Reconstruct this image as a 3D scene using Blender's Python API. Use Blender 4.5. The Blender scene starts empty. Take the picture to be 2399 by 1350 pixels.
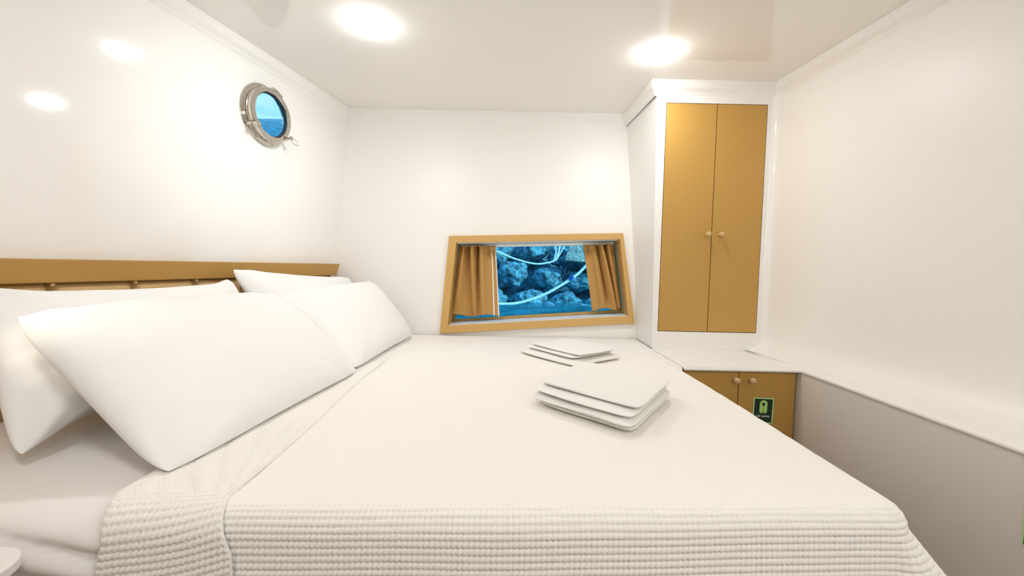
import bpy, bmesh, math, random
import numpy as np
from mathutils import Vector, Matrix, noise
random.seed(7)
sc = bpy.context.scene
COL = sc.collection
V = Vector
PI = math.pi

# ------------------------------------------------------------------ materials
def new_mat(name):
    m = bpy.data.materials.new(name); m.use_nodes = True
    nt = m.node_tree; nt.nodes.clear()
    out = nt.nodes.new('ShaderNodeOutputMaterial')
    return m, nt, out

def principled(name, col, rough=.5, spec=.5, metal=0., coat=0., bump=None, var=0., varscale=8., sheen=0.):
    m, nt, out = new_mat(name)
    b = nt.nodes.new('ShaderNodeBsdfPrincipled')
    b.inputs['Base Color'].default_value = (*col, 1)
    b.inputs['Roughness'].default_value = rough
    b.inputs['Specular IOR Level'].default_value = spec
    b.inputs['Metallic'].default_value = metal
    b.inputs['Coat Weight'].default_value = coat
    b.inputs['Coat Roughness'].default_value = .04
    b.inputs['Sheen Weight'].default_value = sheen
    nt.links.new(b.outputs[0], out.inputs[0])
    tc = nt.nodes.new('ShaderNodeTexCoord')
    if var > 0:
        n = nt.nodes.new('ShaderNodeTexNoise'); n.inputs['Scale'].default_value = varscale
        n.inputs['Detail'].default_value = 5
        nt.links.new(tc.outputs['Object'], n.inputs['Vector'])
        r = nt.nodes.new('ShaderNodeValToRGB')
        r.color_ramp.elements[0].position = .3; r.color_ramp.elements[1].position = .7
        r.color_ramp.elements[0].color = (*[c * (1 - var) for c in col], 1)
        r.color_ramp.elements[1].color = (*[min(1, c * (1 + var)) for c in col], 1)
        nt.links.new(n.outputs['Fac'], r.inputs[0]); nt.links.new(r.outputs[0], b.inputs['Base Color'])
    if bump:
        sc_, st, dist = bump
        n2 = nt.nodes.new('ShaderNodeTexNoise'); n2.inputs['Scale'].default_value = sc_
        n2.inputs['Detail'].default_value = 3
        nt.links.new(tc.outputs['Object'], n2.inputs['Vector'])
        bp = nt.nodes.new('ShaderNodeBump'); bp.inputs['Strength'].default_value = st
        bp.inputs['Distance'].default_value = dist
        nt.links.new(n2.outputs['Fac'], bp.inputs['Height']); nt.links.new(bp.outputs[0], b.inputs['Normal'])
    return m

def emission(name, col, strength):
    m, nt, out = new_mat(name)
    e = nt.nodes.new('ShaderNodeEmission'); e.inputs[0].default_value = (*col, 1); e.inputs[1].default_value = strength
    nt.links.new(e.outputs[0], out.inputs[0]); return m

def glass_mat(name, tint, droplets=False):
    m, nt, out = new_mat(name)
    t = nt.nodes.new('ShaderNodeBsdfTransparent'); t.inputs[0].default_value = (*tint, 1)
    g = nt.nodes.new('ShaderNodeBsdfGlossy'); g.inputs['Roughness'].default_value = .02
    g.inputs[0].default_value = (1, 1, 1, 1)
    f = nt.nodes.new('ShaderNodeFresnel'); f.inputs[0].default_value = 1.03
    mx = nt.nodes.new('ShaderNodeMixShader')
    nt.links.new(f.outputs[0], mx.inputs[0]); nt.links.new(t.outputs[0], mx.inputs[1]); nt.links.new(g.outputs[0], mx.inputs[2])
    last = mx
    if droplets:
        tc = nt.nodes.new('ShaderNodeTexCoord')
        mp = nt.nodes.new('ShaderNodeMapping'); mp.inputs['Scale'].default_value = (1, 1, .55)
        nt.links.new(tc.outputs['Object'], mp.inputs[0])
        vo = nt.nodes.new('ShaderNodeTexVoronoi'); vo.inputs['Scale'].default_value = 95
        nt.links.new(mp.outputs[0], vo.inputs['Vector'])
        lt = nt.nodes.new('ShaderNodeMath'); lt.operation = 'LESS_THAN'; lt.inputs[1].default_value = .17
        nt.links.new(vo.outputs['Distance'], lt.inputs[0])
        no = nt.nodes.new('ShaderNodeTexNoise'); no.inputs['Scale'].default_value = 6
        nt.links.new(tc.outputs['Object'], no.inputs['Vector'])
        gt = nt.nodes.new('ShaderNodeMath'); gt.operation = 'GREATER_THAN'; gt.inputs[1].default_value = .54
        nt.links.new(no.outputs['Fac'], gt.inputs[0])
        ml = nt.nodes.new('ShaderNodeMath'); ml.operation = 'MULTIPLY'
        nt.links.new(lt.outputs[0], ml.inputs[0]); nt.links.new(gt.outputs[0], ml.inputs[1])
        m2 = nt.nodes.new('ShaderNodeMath'); m2.operation = 'MULTIPLY'; m2.inputs[1].default_value = .55
        nt.links.new(ml.outputs[0], m2.inputs[0])
        d = nt.nodes.new('ShaderNodeBsdfTranslucent'); d.inputs[0].default_value = (.75, .95, 1, 1)
        mx2 = nt.nodes.new('ShaderNodeMixShader')
        nt.links.new(m2.outputs[0], mx2.inputs[0]); nt.links.new(mx.outputs[0], mx2.inputs[1]); nt.links.new(d.outputs[0], mx2.inputs[2])
        last = mx2
    nt.links.new(last.outputs[0], out.inputs[0]); return m

def waffle_mat(name, col, cell=.0105, dist=.0012):
    m, nt, out = new_mat(name)
    b = nt.nodes.new('ShaderNodeBsdfPrincipled')
    b.inputs['Base Color'].default_value = (*col, 1); b.inputs['Roughness'].default_value = .9
    b.inputs['Specular IOR Level'].default_value = .15; b.inputs['Sheen Weight'].default_value = .1
    nt.links.new(b.outputs[0], out.inputs[0])
    uv = nt.nodes.new('ShaderNodeUVMap'); sp = nt.nodes.new('ShaderNodeSeparateXYZ')
    nt.links.new(uv.outputs[0], sp.inputs[0])
    def ridge(sock, c, p):
        a = nt.nodes.new('ShaderNodeMath'); a.operation = 'DIVIDE'; a.inputs[1].default_value = c; nt.links.new(sock, a.inputs[0])
        f = nt.nodes.new('ShaderNodeMath'); f.operation = 'FRACT'; nt.links.new(a.outputs[0], f.inputs[0])
        s = nt.nodes.new('ShaderNodeMath'); s.operation = 'SUBTRACT'; s.inputs[1].default_value = .5; nt.links.new(f.outputs[0], s.inputs[0])
        ab = nt.nodes.new('ShaderNodeMath'); ab.operation = 'ABSOLUTE'; nt.links.new(s.outputs[0], ab.inputs[0])
        m2 = nt.nodes.new('ShaderNodeMath'); m2.operation = 'MULTIPLY'; m2.inputs[1].default_value = 2; nt.links.new(ab.outputs[0], m2.inputs[0])
        pw = nt.nodes.new('ShaderNodeMath'); pw.operation = 'POWER'; pw.inputs[1].default_value = p; nt.links.new(m2.outputs[0], pw.inputs[0])
        return pw.outputs[0]
    r1 = ridge(sp.outputs['X'], cell, 5); r2 = ridge(sp.outputs['Y'], cell, 5)
    k = nt.nodes.new('ShaderNodeMath'); k.operation = 'MULTIPLY'; k.inputs[1].default_value = .5; nt.links.new(r1, k.inputs[0])
    a = nt.nodes.new('ShaderNodeMath'); a.operation = 'ADD'; nt.links.new(k.outputs[0], a.inputs[0]); nt.links.new(r2, a.inputs[1])
    ng = nt.nodes.new('ShaderNodeMath'); ng.operation = 'MULTIPLY'; ng.inputs[1].default_value = -1; nt.links.new(a.outputs[0], ng.inputs[0])
    bp = nt.nodes.new('ShaderNodeBump'); bp.inputs['Strength'].default_value = .22; bp.inputs['Distance'].default_value = dist
    nt.links.new(ng.outputs[0], bp.inputs['Height']); nt.links.new(bp.outputs[0], b.inputs['Normal'])
    return m

M = {}
M['gelcoat'] = principled('white_gelcoat', (.87, .853, .825), rough=.07, spec=.5, bump=(3.5, .05, .004))
M['gelcoat_soft'] = principled('satin_white_panel', (.88, .862, .83), rough=.38, spec=.35)
M['ceiling'] = principled('ceiling_gelcoat', (.88, .86, .82), rough=.05, spec=.5)
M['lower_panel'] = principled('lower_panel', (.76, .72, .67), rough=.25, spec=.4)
M['floor'] = principled('floor_wood', (.22, .13, .07), rough=.4, var=.2, varscale=12)
M['front'] = principled('front_panel', (.80, .77, .72), rough=.5)
M['tan'] = principled('tan_laminate', (.51, .295, .07), rough=.42, spec=.4, var=.03, varscale=3)
M['tan_frame'] = principled('tan_frame', (.60, .36, .11), rough=.4, var=.03, varscale=4)
M['tan_rail'] = principled('tan_rail', (.44, .25, .065), rough=.45, spec=.35)
M['tan_dark'] = principled('brown_board', (.26, .15, .05), rough=.5)
M['tan_pad'] = principled('tan_leather', (.55, .36, .15), rough=.5, spec=.4, bump=(60, .2, .002))
M['knob'] = principled('tan_knob', (.62, .42, .20), rough=.35)
M['white_paint'] = principled('white_paint', (.85, .84, .80), rough=.3)
M['cotton'] = principled('white_cotton', (.88, .87, .86), rough=.85, spec=.2, bump=(22, .22, .006), sheen=.1)
M['sheet'] = principled('white_sheet', (.84, .81, .78), rough=.85, spec=.2, bump=(10, .12, .01))
M['towel'] = principled('white_terry', (.88, .86, .82), rough=.95, spec=.1, bump=(420, .5, .003), sheen=.2)
M['waffle'] = waffle_mat('cream_waffle', (.88, .85, .80))
M['curtain'] = principled('tan_curtain', (.50, .285, .095), rough=.85, spec=.15, bump=(300, .15, .001))
M['hem'] = principled('white_lining', (.85, .82, .76), rough=.85)
M['chrome'] = principled('polished_steel', (.60, .56, .50), rough=.10, metal=1.)
M['rubber'] = principled('black_rubber', (.015, .015, .02), rough=.5)
M['stool'] = principled('white_stool', (.82, .79, .76), rough=.35)
M['stool_leg'] = principled('stool_leg', (.60, .52, .40), rough=.5)
M['sign_dark'] = principled('sign_dark_green', (.003, .03, .012), rough=.3)
M['sign_light'] = principled('sign_pale_green', (.46, .76, .20), rough=.4)
M['sign_edge'] = principled('sign_edge_green', (.50, .80, .38), rough=.4)
M['sign_white'] = principled('sign_white', (.8, .9, .75), rough=.4)
M['lamp'] = emission('warm_lamp', (1.0, 1.0, 1.0), 126)
M['pane'] = glass_mat('blue_pane', (.58, .91, 1.0), True)
M['porthole_glass'] = glass_mat('porthole_glass', (.72, .93, 1.0))
M['rope'] = principled('white_rope', (.85, .9, .95), rough=.8, bump=(60, .5, .01))
M['cord'] = principled('blue_cord', (.02, .08, .5), rough=.7)
M['rock'] = principled('blue_grey_rock', (.10, .26, .34), rough=.75, var=.9, varscale=9, bump=(14, 1., .08))
M['cliff'] = principled('dark_cliff', (.05, .14, .19), rough=.9, var=.9, varscale=4.5, bump=(7, 1., .15))
M['slab'] = principled('pale_slab', (.30, .33, .30), rough=.8, var=.45, varscale=9, bump=(14, 1., .05))
M['sea'] = principled('teal_sea', (.002, .15, .215), rough=.3, var=.7, varscale=2.2, bump=(3.5, .5, .1))

# ------------------------------------------------------------------ helpers
def props(o, label=None, cat=None, group=None, kind=None):
    if label: o['label'] = label
    if cat: o['category'] = cat
    if group: o['group'] = group
    if kind: o['kind'] = kind
    return o

def thing(name, loc, label, cat, group=None, kind=None):
    o = bpy.data.objects.new(name, None); COL.objects.link(o); o.location = loc
    o.empty_display_size = .05
    return props(o, label, cat, group, kind)

def wloc(o):
    l = V((0, 0, 0))
    while o is not None: l = l + o.location; o = o.parent
    return l

def link(name, bm, mat, parent=None, smooth=False, origin=None, label=None):
    """world-space bmesh -> one mesh object; origin moved to its parent or its own base"""
    bmesh.ops.recalc_face_normals(bm, faces=bm.faces)
    me = bpy.data.meshes.new(name)
    base = wloc(parent) if parent else (V(origin) if origin is not None else None)
    if base is None:
        xs = [v.co for v in bm.verts]
        base = V(((min(c.x for c in xs) + max(c.x for c in xs)) / 2, (min(c.y for c in xs) + max(c.y for c in xs)) / 2, min(c.z for c in xs)))
    bmesh.ops.translate(bm, verts=bm.verts, vec=-base)
    bm.to_mesh(me); bm.free()
    me.materials.append(mat)
    if smooth:
        for p in me.polygons: p.use_smooth = True
    o = bpy.data.objects.new(name, me); COL.objects.link(o)
    if parent: o.parent = parent
    else: o.location = base
    if label: o['label'] = label
    return o

def BM(): return bmesh.new()

def hexa(bm, p, bev=0., seg=2):
    """8 points: bottom ring 4, top ring 4"""
    vs = [bm.verts.new(q) for q in p]
    fs = [(0, 3, 2, 1), (4, 5, 6, 7), (0, 1, 5, 4), (1, 2, 6, 5), (2, 3, 7, 6), (3, 0, 4, 7)]
    fa = [bm.faces.new([vs[i] for i in f]) for f in fs]
    if bev > 0:
        ed = list({e for f in fa for e in f.edges})
        bmesh.ops.bevel(bm, geom=ed, offset=bev, segments=seg, profile=.5, affect='EDGES')
    return vs

def box(bm, x0, x1, y0, y1, z0, z1, bev=0., seg=2):
    return hexa(bm, [(x0, y0, z0), (x1, y0, z0), (x1, y1, z0), (x0, y1, z0), (x0, y0, z1), (x1, y0, z1), (x1, y1, z1), (x0, y1, z1)], bev, seg)

def grid_faces(bm, vs, nu, nv, wrap_u=False, wrap_v=False):
    for i in range(nu - (0 if wrap_u else 1)):
        for j in range(nv - (0 if wrap_v else 1)):
            a = vs[i * nv + j]; b = vs[((i + 1) % nu) * nv + j]; c = vs[((i + 1) % nu) * nv + (j + 1) % nv]; d = vs[i * nv + (j + 1) % nv]
            try: bm.faces.new((a, b, c, d))
            except ValueError: pass

def frame_from(d):
    d = V(d).normalized()
    a = V((0, 0, 1)) if abs(d.z) < .9 else V((1, 0, 0))
    u = d.cross(a).normalized(); w = d.cross(u).normalized()
    return u, w, d

def lathe(bm, prof, origin, axis, n=32, close=True):
    """prof: (r, h) along axis"""
    u, w, d = frame_from(axis); o = V(origin)
    rings = []
    for r, h in prof:
        if r < 1e-6: rings.append([bm.verts.new(o + d * h)])
        else: rings.append([bm.verts.new(o + d * h + (u * math.cos(t) + w * math.sin(t)) * r) for t in [2 * PI * k / n for k in range(n)]])
    for a, b in zip(rings, rings[1:]):
        for k in range(n):
            k2 = (k + 1) % n
            if len(a) == 1 and len(b) == 1: continue
            if len(a) == 1: bm.faces.new((a[0], b[k], b[k2]))
            elif len(b) == 1: bm.faces.new((a[k], b[0], a[k2]))
            else: bm.faces.new((a[k], b[k], b[k2], a[k2]))

def tube(bm, pts, r, n=8, caps=True, radii=None):
    pts = [V(p) for p in pts]; rings = []
    pu = None
    for i, p in enumerate(pts):
        t = (pts[min(i + 1, len(pts) - 1)] - pts[max(i - 1, 0)]).normalized()
        if pu is None: u, w, _ = frame_from(t)
        else:
            u = (pu - t * pu.dot(t)).normalized(); w = t.cross(u)
        pu = u
        rr = radii[i] if radii else r
        rings.append([bm.verts.new(p + (u * math.cos(2 * PI * k / n) + w * math.sin(2 * PI * k / n)) * rr) for k in range(n)])
    for a, b in zip(rings, rings[1:]):
        for k in range(n): bm.faces.new((a[k], a[(k + 1) % n], b[(k + 1) % n], b[k]))
    if caps:
        bm.faces.new(rings[0][::-1]); bm.faces.new(rings[-1])

def holed(bm, outer, inner):
    """planar sheet with one hole"""
    def loop(pts):
        v = [bm.verts.new(p) for p in pts]
        return [bm.edges.new((v[i], v[(i + 1) % len(v)])) for i in range(len(v))]
    e = loop(outer) + loop(inner)
    bmesh.ops.triangle_fill(bm, use_beauty=True, use_dissolve=False, edges=e)

def thicken(bm, vec):
    fs = list(bm.faces)
    r = bmesh.ops.extrude_face_region(bm, geom=fs)
    nv = [g for g in r['geom'] if isinstance(g, bmesh.types.BMVert)]
    bmesh.ops.translate(bm, verts=nv, vec=vec)

def np_mesh(name, P, nu, nv, mat, parent=None, UV=None, origin=None, smooth=True, extra=None):
    """P (nu*nv,3) world array -> grid mesh; extra: list of other (P,nu,nv,UV) patches"""
    patches = [(P, nu, nv, UV)] + (extra or [])
    allP, allF, allUV, off = [], [], [], 0
    for (p, a, b, uv) in patches:
        idx = np.arange(a * b).reshape(a, b) + off
        f = np.stack([idx[:-1, :-1], idx[1:, :-1], idx[1:, 1:], idx[:-1, 1:]], -1).reshape(-1, 4)
        allP.append(p); allF.append(f); off += a * b
        allUV.append(uv if uv is not None else p[:, :2])
    P = np.concatenate(allP); F = np.concatenate(allF); U = np.concatenate(allUV)
    base = np.array(wloc(parent)) if parent else np.array(origin if origin is not None else ((P[:, 0].min() + P[:, 0].max()) / 2, (P[:, 1].min() + P[:, 1].max()) / 2, P[:, 2].min()))
    me = bpy.data.meshes.new(name)
    me.vertices.add(len(P)); me.vertices.foreach_set('co', (P - base).astype(np.float32).ravel())
    me.loops.add(len(F) * 4); me.loops.foreach_set('vertex_index', F.astype(np.int32).ravel())
    me.polygons.add(len(F)); me.polygons.foreach_set('loop_start', np.arange(0, len(F) * 4, 4, dtype=np.int32))
    me.polygons.foreach_set('loop_total', np.full(len(F), 4, dtype=np.int32))
    me.polygons.foreach_set('use_smooth', np.full(len(F), smooth))
    ul = me.uv_layers.new(name='UVMap'); ul.data.foreach_set('uv', U[F.ravel()].astype(np.float32).ravel())
    me.update(calc_edges=True); me.validate()
    me.materials.append(mat)
    o = bpy.data.objects.new(name, me); COL.objects.link(o)
    if parent: o.parent = parent
    else: o.location = base
    return o

def vnoise(X, Y, seed=0., s=1.):
    """cheap smooth 2-D value from summed sines"""
    r = np.random.RandomState(int(seed * 13) + 5); out = np.zeros_like(X)
    for k in range(7):
        a = r.uniform(0, 2 * PI); f = s * r.uniform(.5, 2.2); ph = r.uniform(0, 2 * PI)
        out += np.sin((X * math.cos(a) + Y * math.sin(a)) * f + ph) / 7
    return out

# ------------------------------------------------------------------ the room
H = 1.845                       # ceiling height
ZB = .633                       # top of the bedding
P0 = V((-.918, 2.305, 0)); ES = V((.2, 1.0, 0)).normalized(); NL = V((1.0, -.2, 0)).normalized()
def WL(s, z, off=0.):           # a point on the left wall: s along it (0 at the back corner), off into the room
    p = P0 + ES * s + NL * off; return V((p.x, p.y, z))
def yb(z): return 2.14 + (z - .633) * .16 / 1.212      # the back wall leans out with height
def xr(y): return 1.17 - .1 * (y - 1.884)              # the right wall
PH_S, PH_Z = -.594, 1.600       # centre of the porthole

# left wall, with the round opening
bm = BM()
circ = [WL(PH_S + .112 * math.cos(t), PH_Z + .112 * math.sin(t)) for t in [2 * PI * k / 48 for k in range(48)]]
holed(bm, [WL(-3.0, 0), WL(.06, 0), WL(.06, H + .02), WL(-3.0, H + .02)], circ)
thicken(bm, -NL * .010)
props(link('wall_left', bm, M['gelcoat']), 'glossy white cabin side wall with the round porthole above the headboard', 'wall', kind='structure')

# back wall, with the window opening
OP = [(-.304, 1.122), (.571, 1.159), (.616, .750), (-.334, .680)]     # opening corners TL TR BR BL
bm = BM()
holed(bm, [V((x, yb(z), z)) for x, z in [(-1.0, .6), (1.25, .6), (1.25, H + .02), (-1.0, H + .02)]],
      [V((x, yb(z), z)) for x, z in OP])
thicken(bm, V((0, .165, 0)))
box(bm, -1.0, 1.25, yb(.6), yb(.6) + .165, 0, .6)
props(link('wall_back', bm, M['gelcoat_soft']), 'white end wall of the cabin around the low curtained window', 'wall', kind='structure')

# right wall: upper side, rounded cove, narrow ledge, shaded lower panel, in one sweep
bm = BM(); rows = []
ys = [-.62 + k * (2.36 + .62) / 24 for k in range(25)]
for y in ys:
    xw = xr(y); pr = [(xw, H + .02), (xw, 1.2), (xw, .76)]
    R = .085
    for k in range(1, 9):
        t = k / 8 * PI / 2
        pr.append((xw - R + R * math.cos(t), .722 - R * math.sin(t)))
    pr += [(1.103, .637), (1.096, .636), (1.091, .632), (1.090, .624), (1.094, .622)]
    rows.append([bm.verts.new((x, y, z)) for x, z in pr])
for a, b in zip(rows, rows[1:]):
    for k in range(len(a) - 1): bm.faces.new((a[k], b[k], b[k + 1], a[k + 1]))
wr = link('wall_right', bm, M['gelcoat_soft'], smooth=True)
props(wr, 'white cabin side wall curving into a narrow ledge on the right', 'wall', kind='structure')
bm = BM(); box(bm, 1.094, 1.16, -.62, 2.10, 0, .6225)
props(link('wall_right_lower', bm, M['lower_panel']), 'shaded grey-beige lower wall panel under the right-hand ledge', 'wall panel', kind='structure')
bm = BM(); box(bm, -1.53, 1.6, -.66, -.62, 0, H + .02)
props(link('wall_front', bm, M['front']), 'plain wall behind the viewpoint closing the cabin', 'wall', kind='structure')
def slab(z0, z1):
    bm = BM(); pts = [(-.933, 2.33), (-.933, 2.48), (1.25, 2.48), (1.6, -.66), (-1.53, -.66)]
    lo = [bm.verts.new((x, y, z0)) for x, y in pts]; up = [bm.verts.new((x, y, z1)) for x, y in pts]
    bm.faces.new(lo); bm.faces.new(up)
    for i in range(5): bm.faces.new((lo[i], lo[(i + 1) % 5], up[(i + 1) % 5], up[i]))
    return bm
bm = slab(H, H + .05)
props(link('ceiling', bm, M['ceiling']), 'glossy cream-white cabin ceiling with two lit downlights', 'ceiling', kind='structure')
bm = slab(-.05, 0)
props(link('floor', bm, M['floor']), 'brown cabin floor hidden below the bed', 'floor', kind='structure')

# crown moulding running round walls and wardrobe
def sweep_trim(name, path, prof, mat):
    bm = BM(); pts = [V((x, y)) for x, y in path]; rows = []
    for i, p in enumerate(pts):
        def nrm(a, b):
            d = (b - a).normalized(); return V((d.y, -d.x))
        if i == 0: m = nrm(pts[0], pts[1])
        elif i == len(pts) - 1: m = nrm(pts[-2], pts[-1])
        else:
            n1 = nrm(pts[i - 1], p); n2 = nrm(p, pts[i + 1]); m = (n1 + n2).normalized(); m = m / max(.3, m.dot(n1))
        rows.append([bm.verts.new((p.x + m.x * o, p.y + m.y * o, z)) for o, z in prof])
    for a, b in zip(rows, rows[1:]):
        for k in range(len(a) - 1): bm.faces.new((a[k], b[k], b[k + 1], a[k + 1]))
    return link(name, bm, mat)
prof = [(-.004, H - .064), (.001, H - .060), (.008, H - .048), (.019, H - .037), (.022, H - .033), (.022, H - .004), (.019, H + .002)]
tr = sweep_trim('trim_1', [(-1.501, -.61), (-.918, 2.296), (.602, 2.296), (.622, 1.884), (1.170, 1.884), (1.419, -.61)], prof, M['gelcoat'])
props(tr, 'white crown moulding running along the edge of the ceiling', 'moulding', kind='structure')
# rounded inside corner between wardrobe front and right wall
bm = BM(); rows = []
for z in (.6328, 1.0, 1.4, H - .04):
    r = .03; cx, cy = xr(1.884) - r + .0045, 1.884 - r + .001
    rows.append([bm.verts.new((cx + r * math.cos(t), cy + r * math.sin(t), z)) for t in [PI / 2 * k / 8 for k in range(9)]])
for a, b in zip(rows, rows[1:]):
    for k in range(8): bm.faces.new((a[k], b[k], b[k + 1], a[k + 1]))
props(link('trim_2', bm, M['gelcoat'], smooth=True), 'rounded white fillet between wardrobe front and right wall', 'moulding', kind='structure')

# ------------------------------------------------------------------ window in the back wall
win = thing('window_1', (.14, yb(.7), .70), 'low trapezoid window with tan wooden frame and blue sea view', 'window', kind='structure')
def on_back(x, z, dy=0.): return V((x, yb(z) + dy, z))
OUT = [(-.341, 1.156), (.587, 1.191), (.647, .716), (-.373, .642)]
bm = BM()
holed(bm, [on_back(x, z, -.001) for x, z in OUT], [on_back(x, z, -.001) for x, z in [(-.302, 1.120), (.569, 1.157), (.613, .752), (-.332, .682)]])
thicken(bm, V((0, -.016, 0)))
fr = link('window_frame', bm, M['tan_frame'], win)
b_ = fr.modifiers.new('bevel', 'BEVEL'); b_.width = .002; b_.segments = 2
# reveal: tan side boards, white head and sill
def quad_board(name, a, b, mat, depth=.155, t=.006, inward=V((0, 0, 1))):
    bm = BM(); a = V(a); b = V(b); i = inward * t; d = V((0, depth, 0))
    hexa(bm, [a, b, b + d, a + d, a + i, b + i, b + d + i, a + d + i]); return link(name, bm, mat, win)
q = [on_back(x, z) for x, z in OP]
quad_board('reveal_side', q[2], q[1], M['tan'], inward=V((-1, 0, 0)))
quad_board('reveal_side', q[3], q[0], M['tan'], inward=V((1, 0, 0)))
quad_board('reveal_head', q[0], q[1], M['white_paint'], inward=V((0, 0, -1)))
quad_board('window_sill', q[3], q[2], M['white_paint'], inward=V((0, 0, 1)))
SO = [(-.302, 1.113), (.568, 1.149), (.611, .757), (-.326, .688)]
SI = [(-.290, 1.103), (.558, 1.138), (.598, .770), (-.312, .700)]
bm = BM()
holed(bm, [on_back(x, z, .118) for x, z in SO], [on_back(x, z, .118) for x, z in SI]); thicken(bm, V((0, .03, 0)))
link('window_sash', bm, M['tan'], win)
bm = BM(); vs = [bm.verts.new(on_back(x, z, .134)) for x, z in [(-.294, 1.107), (.562, 1.142), (.602, .766), (-.316, .696)]]
bm.faces.new(vs); thicken(bm, V((0, .005, 0)))
link('window_pane', bm, M['pane'], win, label='blue tinted pane speckled with water drops')

# curtain rail and two curtains, hung in the reveal
rail = BM()
ra, rb_ = on_back(-.290, 1.1085, .090), on_back(.562, 1.1435, .090)
hexa(rail, [ra + V((0, -.006, -.010)), rb_ + V((0, -.006, -.010)), rb_ + V((0, .006, -.010)), ra + V((0, .006, -.010)),
            ra + V((0, -.006, .006)), rb_ + V((0, -.006, .006)), rb_ + V((0, .006, .006)), ra + V((0, .006, .006))], .002)
props(link('curtain_rail', rail, M['white_paint']), 'slim white curtain rail under the head of the window', 'curtain rail')

def curtain(name, top, bot, ztop, zbot, pleat, label, seed, hem_side=None, flare=0.):
    """top/bot = (x0,x1); ztop/zbot = (z at x0, z at x1)"""
    t = thing(name, (sum(bot) / 2, yb(.75) + .08, min(zbot)), label, 'curtain', 'short curtains at the cabin window')
    nu, nv = 110, 60
    u, v = np.meshgrid(np.linspace(0, 1, nu), np.linspace(0, 1, nv), indexing='ij')
    def surf(u, v):
        vv = v ** .9
        x = (top[0] + (top[1] - top[0]) * u) * (1 - vv) + (bot[0] + (bot[1] - bot[0]) * u) * vv
        z = (ztop[0] + (ztop[1] - ztop[0]) * u) * (1 - v) + (zbot[0] + (zbot[1] - zbot[0]) * u) * v
        ph = np.zeros_like(u)
        for c, w, d, sl, fade in pleat:          # soft folds: centre, width, depth, slant, length
            g = np.exp(-((u - c - sl * v) / (w * (1 + .8 * v))) ** 2)
            ph = ph + 1.55 * d * g * (1 - np.clip((v - fade) / .35, 0, 1) ** 2)
        gather = .0055 * np.sin(u * 52 + seed) * np.exp(-((v - .09) / .07) ** 2)
        y = 2.14 + (z - .633) * .16 / 1.212 + .0715 - ph - gather - .014 * flare * v * np.sin(u * 7 + seed)
        z = z + .006 * np.sin(u * 9 + seed) * v ** 3
        return np.stack([x, y, z], -1)
    P = surf(u, v).reshape(-1, 3)
    o = np_mesh('curtain_fabric', P, nu, nv, M['curtain'], t)
    s = o.modifiers.new('thick', 'SOLIDIFY'); s.thickness = .0025
    # pinched header band
    uu, vv = np.meshgrid(np.linspace(0, 1, nu), np.linspace(-.005, .10, 6), indexing='ij')
    P = surf(uu, vv); P[..., 1] -= .0028
    h = np_mesh('curtain_heading', P.reshape(-1, 3), nu, 6, M['curtain'], t)
    s = h.modifiers.new('thick', 'SOLIDIFY'); s.thickness = .0015
    if hem_side is not None:
        for (a, b, nm) in hem_side:
            uu, vv = np.meshgrid(np.linspace(a, b, 4), np.linspace(.02, 1.003, 40), indexing='ij')
            P = surf(uu, vv); P[..., 1] -= .0032
            e = np_mesh(nm, P.reshape(-1, 3), 4, 40, M['hem'], t); e['label'] = 'white lining edge of the curtain'
            s = e.modifiers.new('thick', 'SOLIDIFY'); s.thickness = .0012
    return t
curtain('curtain', (-.292, -.096), (-.322, -.066), (1.1055, 1.1135), (.728, .733),
        [(.12, .06, .020, -.02, .6), (.36, .07, .030, .10, .8), (.62, .08, .026, .02, 1.2), (.25, .04, -.016, .16, .9), (.50, .035, -.022, .06, .9)],
        'tan curtain with white lined edge gathered at the left of the window', 1.2, [(.875, .905, 'lining_edge'), (.978, 1.003, 'lining_edge')], .6)
curtain('curtain', (.386, .553), (.440, .586), (1.127, 1.134), (.772, .788),
        [(.30, .07, .016, .10, .7), (.58, .06, .026, .22, .9), (.80, .06, .024, .14, 1.2), (.45, .03, -.016, .14, .6), (.70, .03, -.016, .20, .9)],
        'tan curtain gathered at the right of the window, swept aside at its foot', 4.0, None, .4)

# ------------------------------------------------------------------ porthole
pc = WL(PH_S, PH_Z)
ph = thing('porthole', pc, 'round polished steel porthole on the left wall looking onto blue sea', 'porthole')
bm = BM(); lathe(bm, [(.1115, -.010), (.108, .002), (.110, .004), (.1115, .0), (.122, 0), (.1225, .003), (.120, .006), (.110, .008), (.1085, .010)], pc, NL, 64)
link('flange', bm, M['chrome'], ph, smooth=False)
bm = BM(); lathe(bm, [(.1085, .008), (.1085, .018), (.1045, .020), (.1045, .026)], pc, NL, 64)
link('body_ring', bm, M['chrome'], ph)
bm = BM(); lathe(bm, [(.1045, .023), (.107, .025), (.107, .034), (.104, .038), (.088, .039), (.0865, .037), (.0865, .022), (.1045, .023)], pc, NL, 64)
link('glazing_ring', bm, M['chrome'], ph)
bm = BM(); lathe(bm, [(.0866, .020), (.0866, .032), (.083, .0315), (.083, .020), (.0866, .020)], pc, NL, 64)
link('gasket', bm, M['rubber'], ph)
bm = BM(); lathe(bm, [(0, .0275), (.0835, .0275), (.0835, .0225), (0, .0225)], pc, NL, 64)
link('glass', bm, M['porthole_glass'], ph, label='clear round porthole glass')
def PHP(r, ang, off): return WL(PH_S + r * math.cos(ang), PH_Z + r * math.sin(ang), off)
hg = BM()
for k in (-1, 0, 1):
    a = math.radians(72); c = PHP(.109, a, .03)
    tdir = (PHP(.109, a + .1, .03) - PHP(.109, a - .1, .03)).normalized()
    lathe(hg, [(0, -.008), (.0075 if k else .009, -.008), (.0075 if k else .009, .008), (0, .008)], c + tdir * k * .017, tdir, 16)
link('hinge', hg, M['chrome'], ph, smooth=False)
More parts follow.
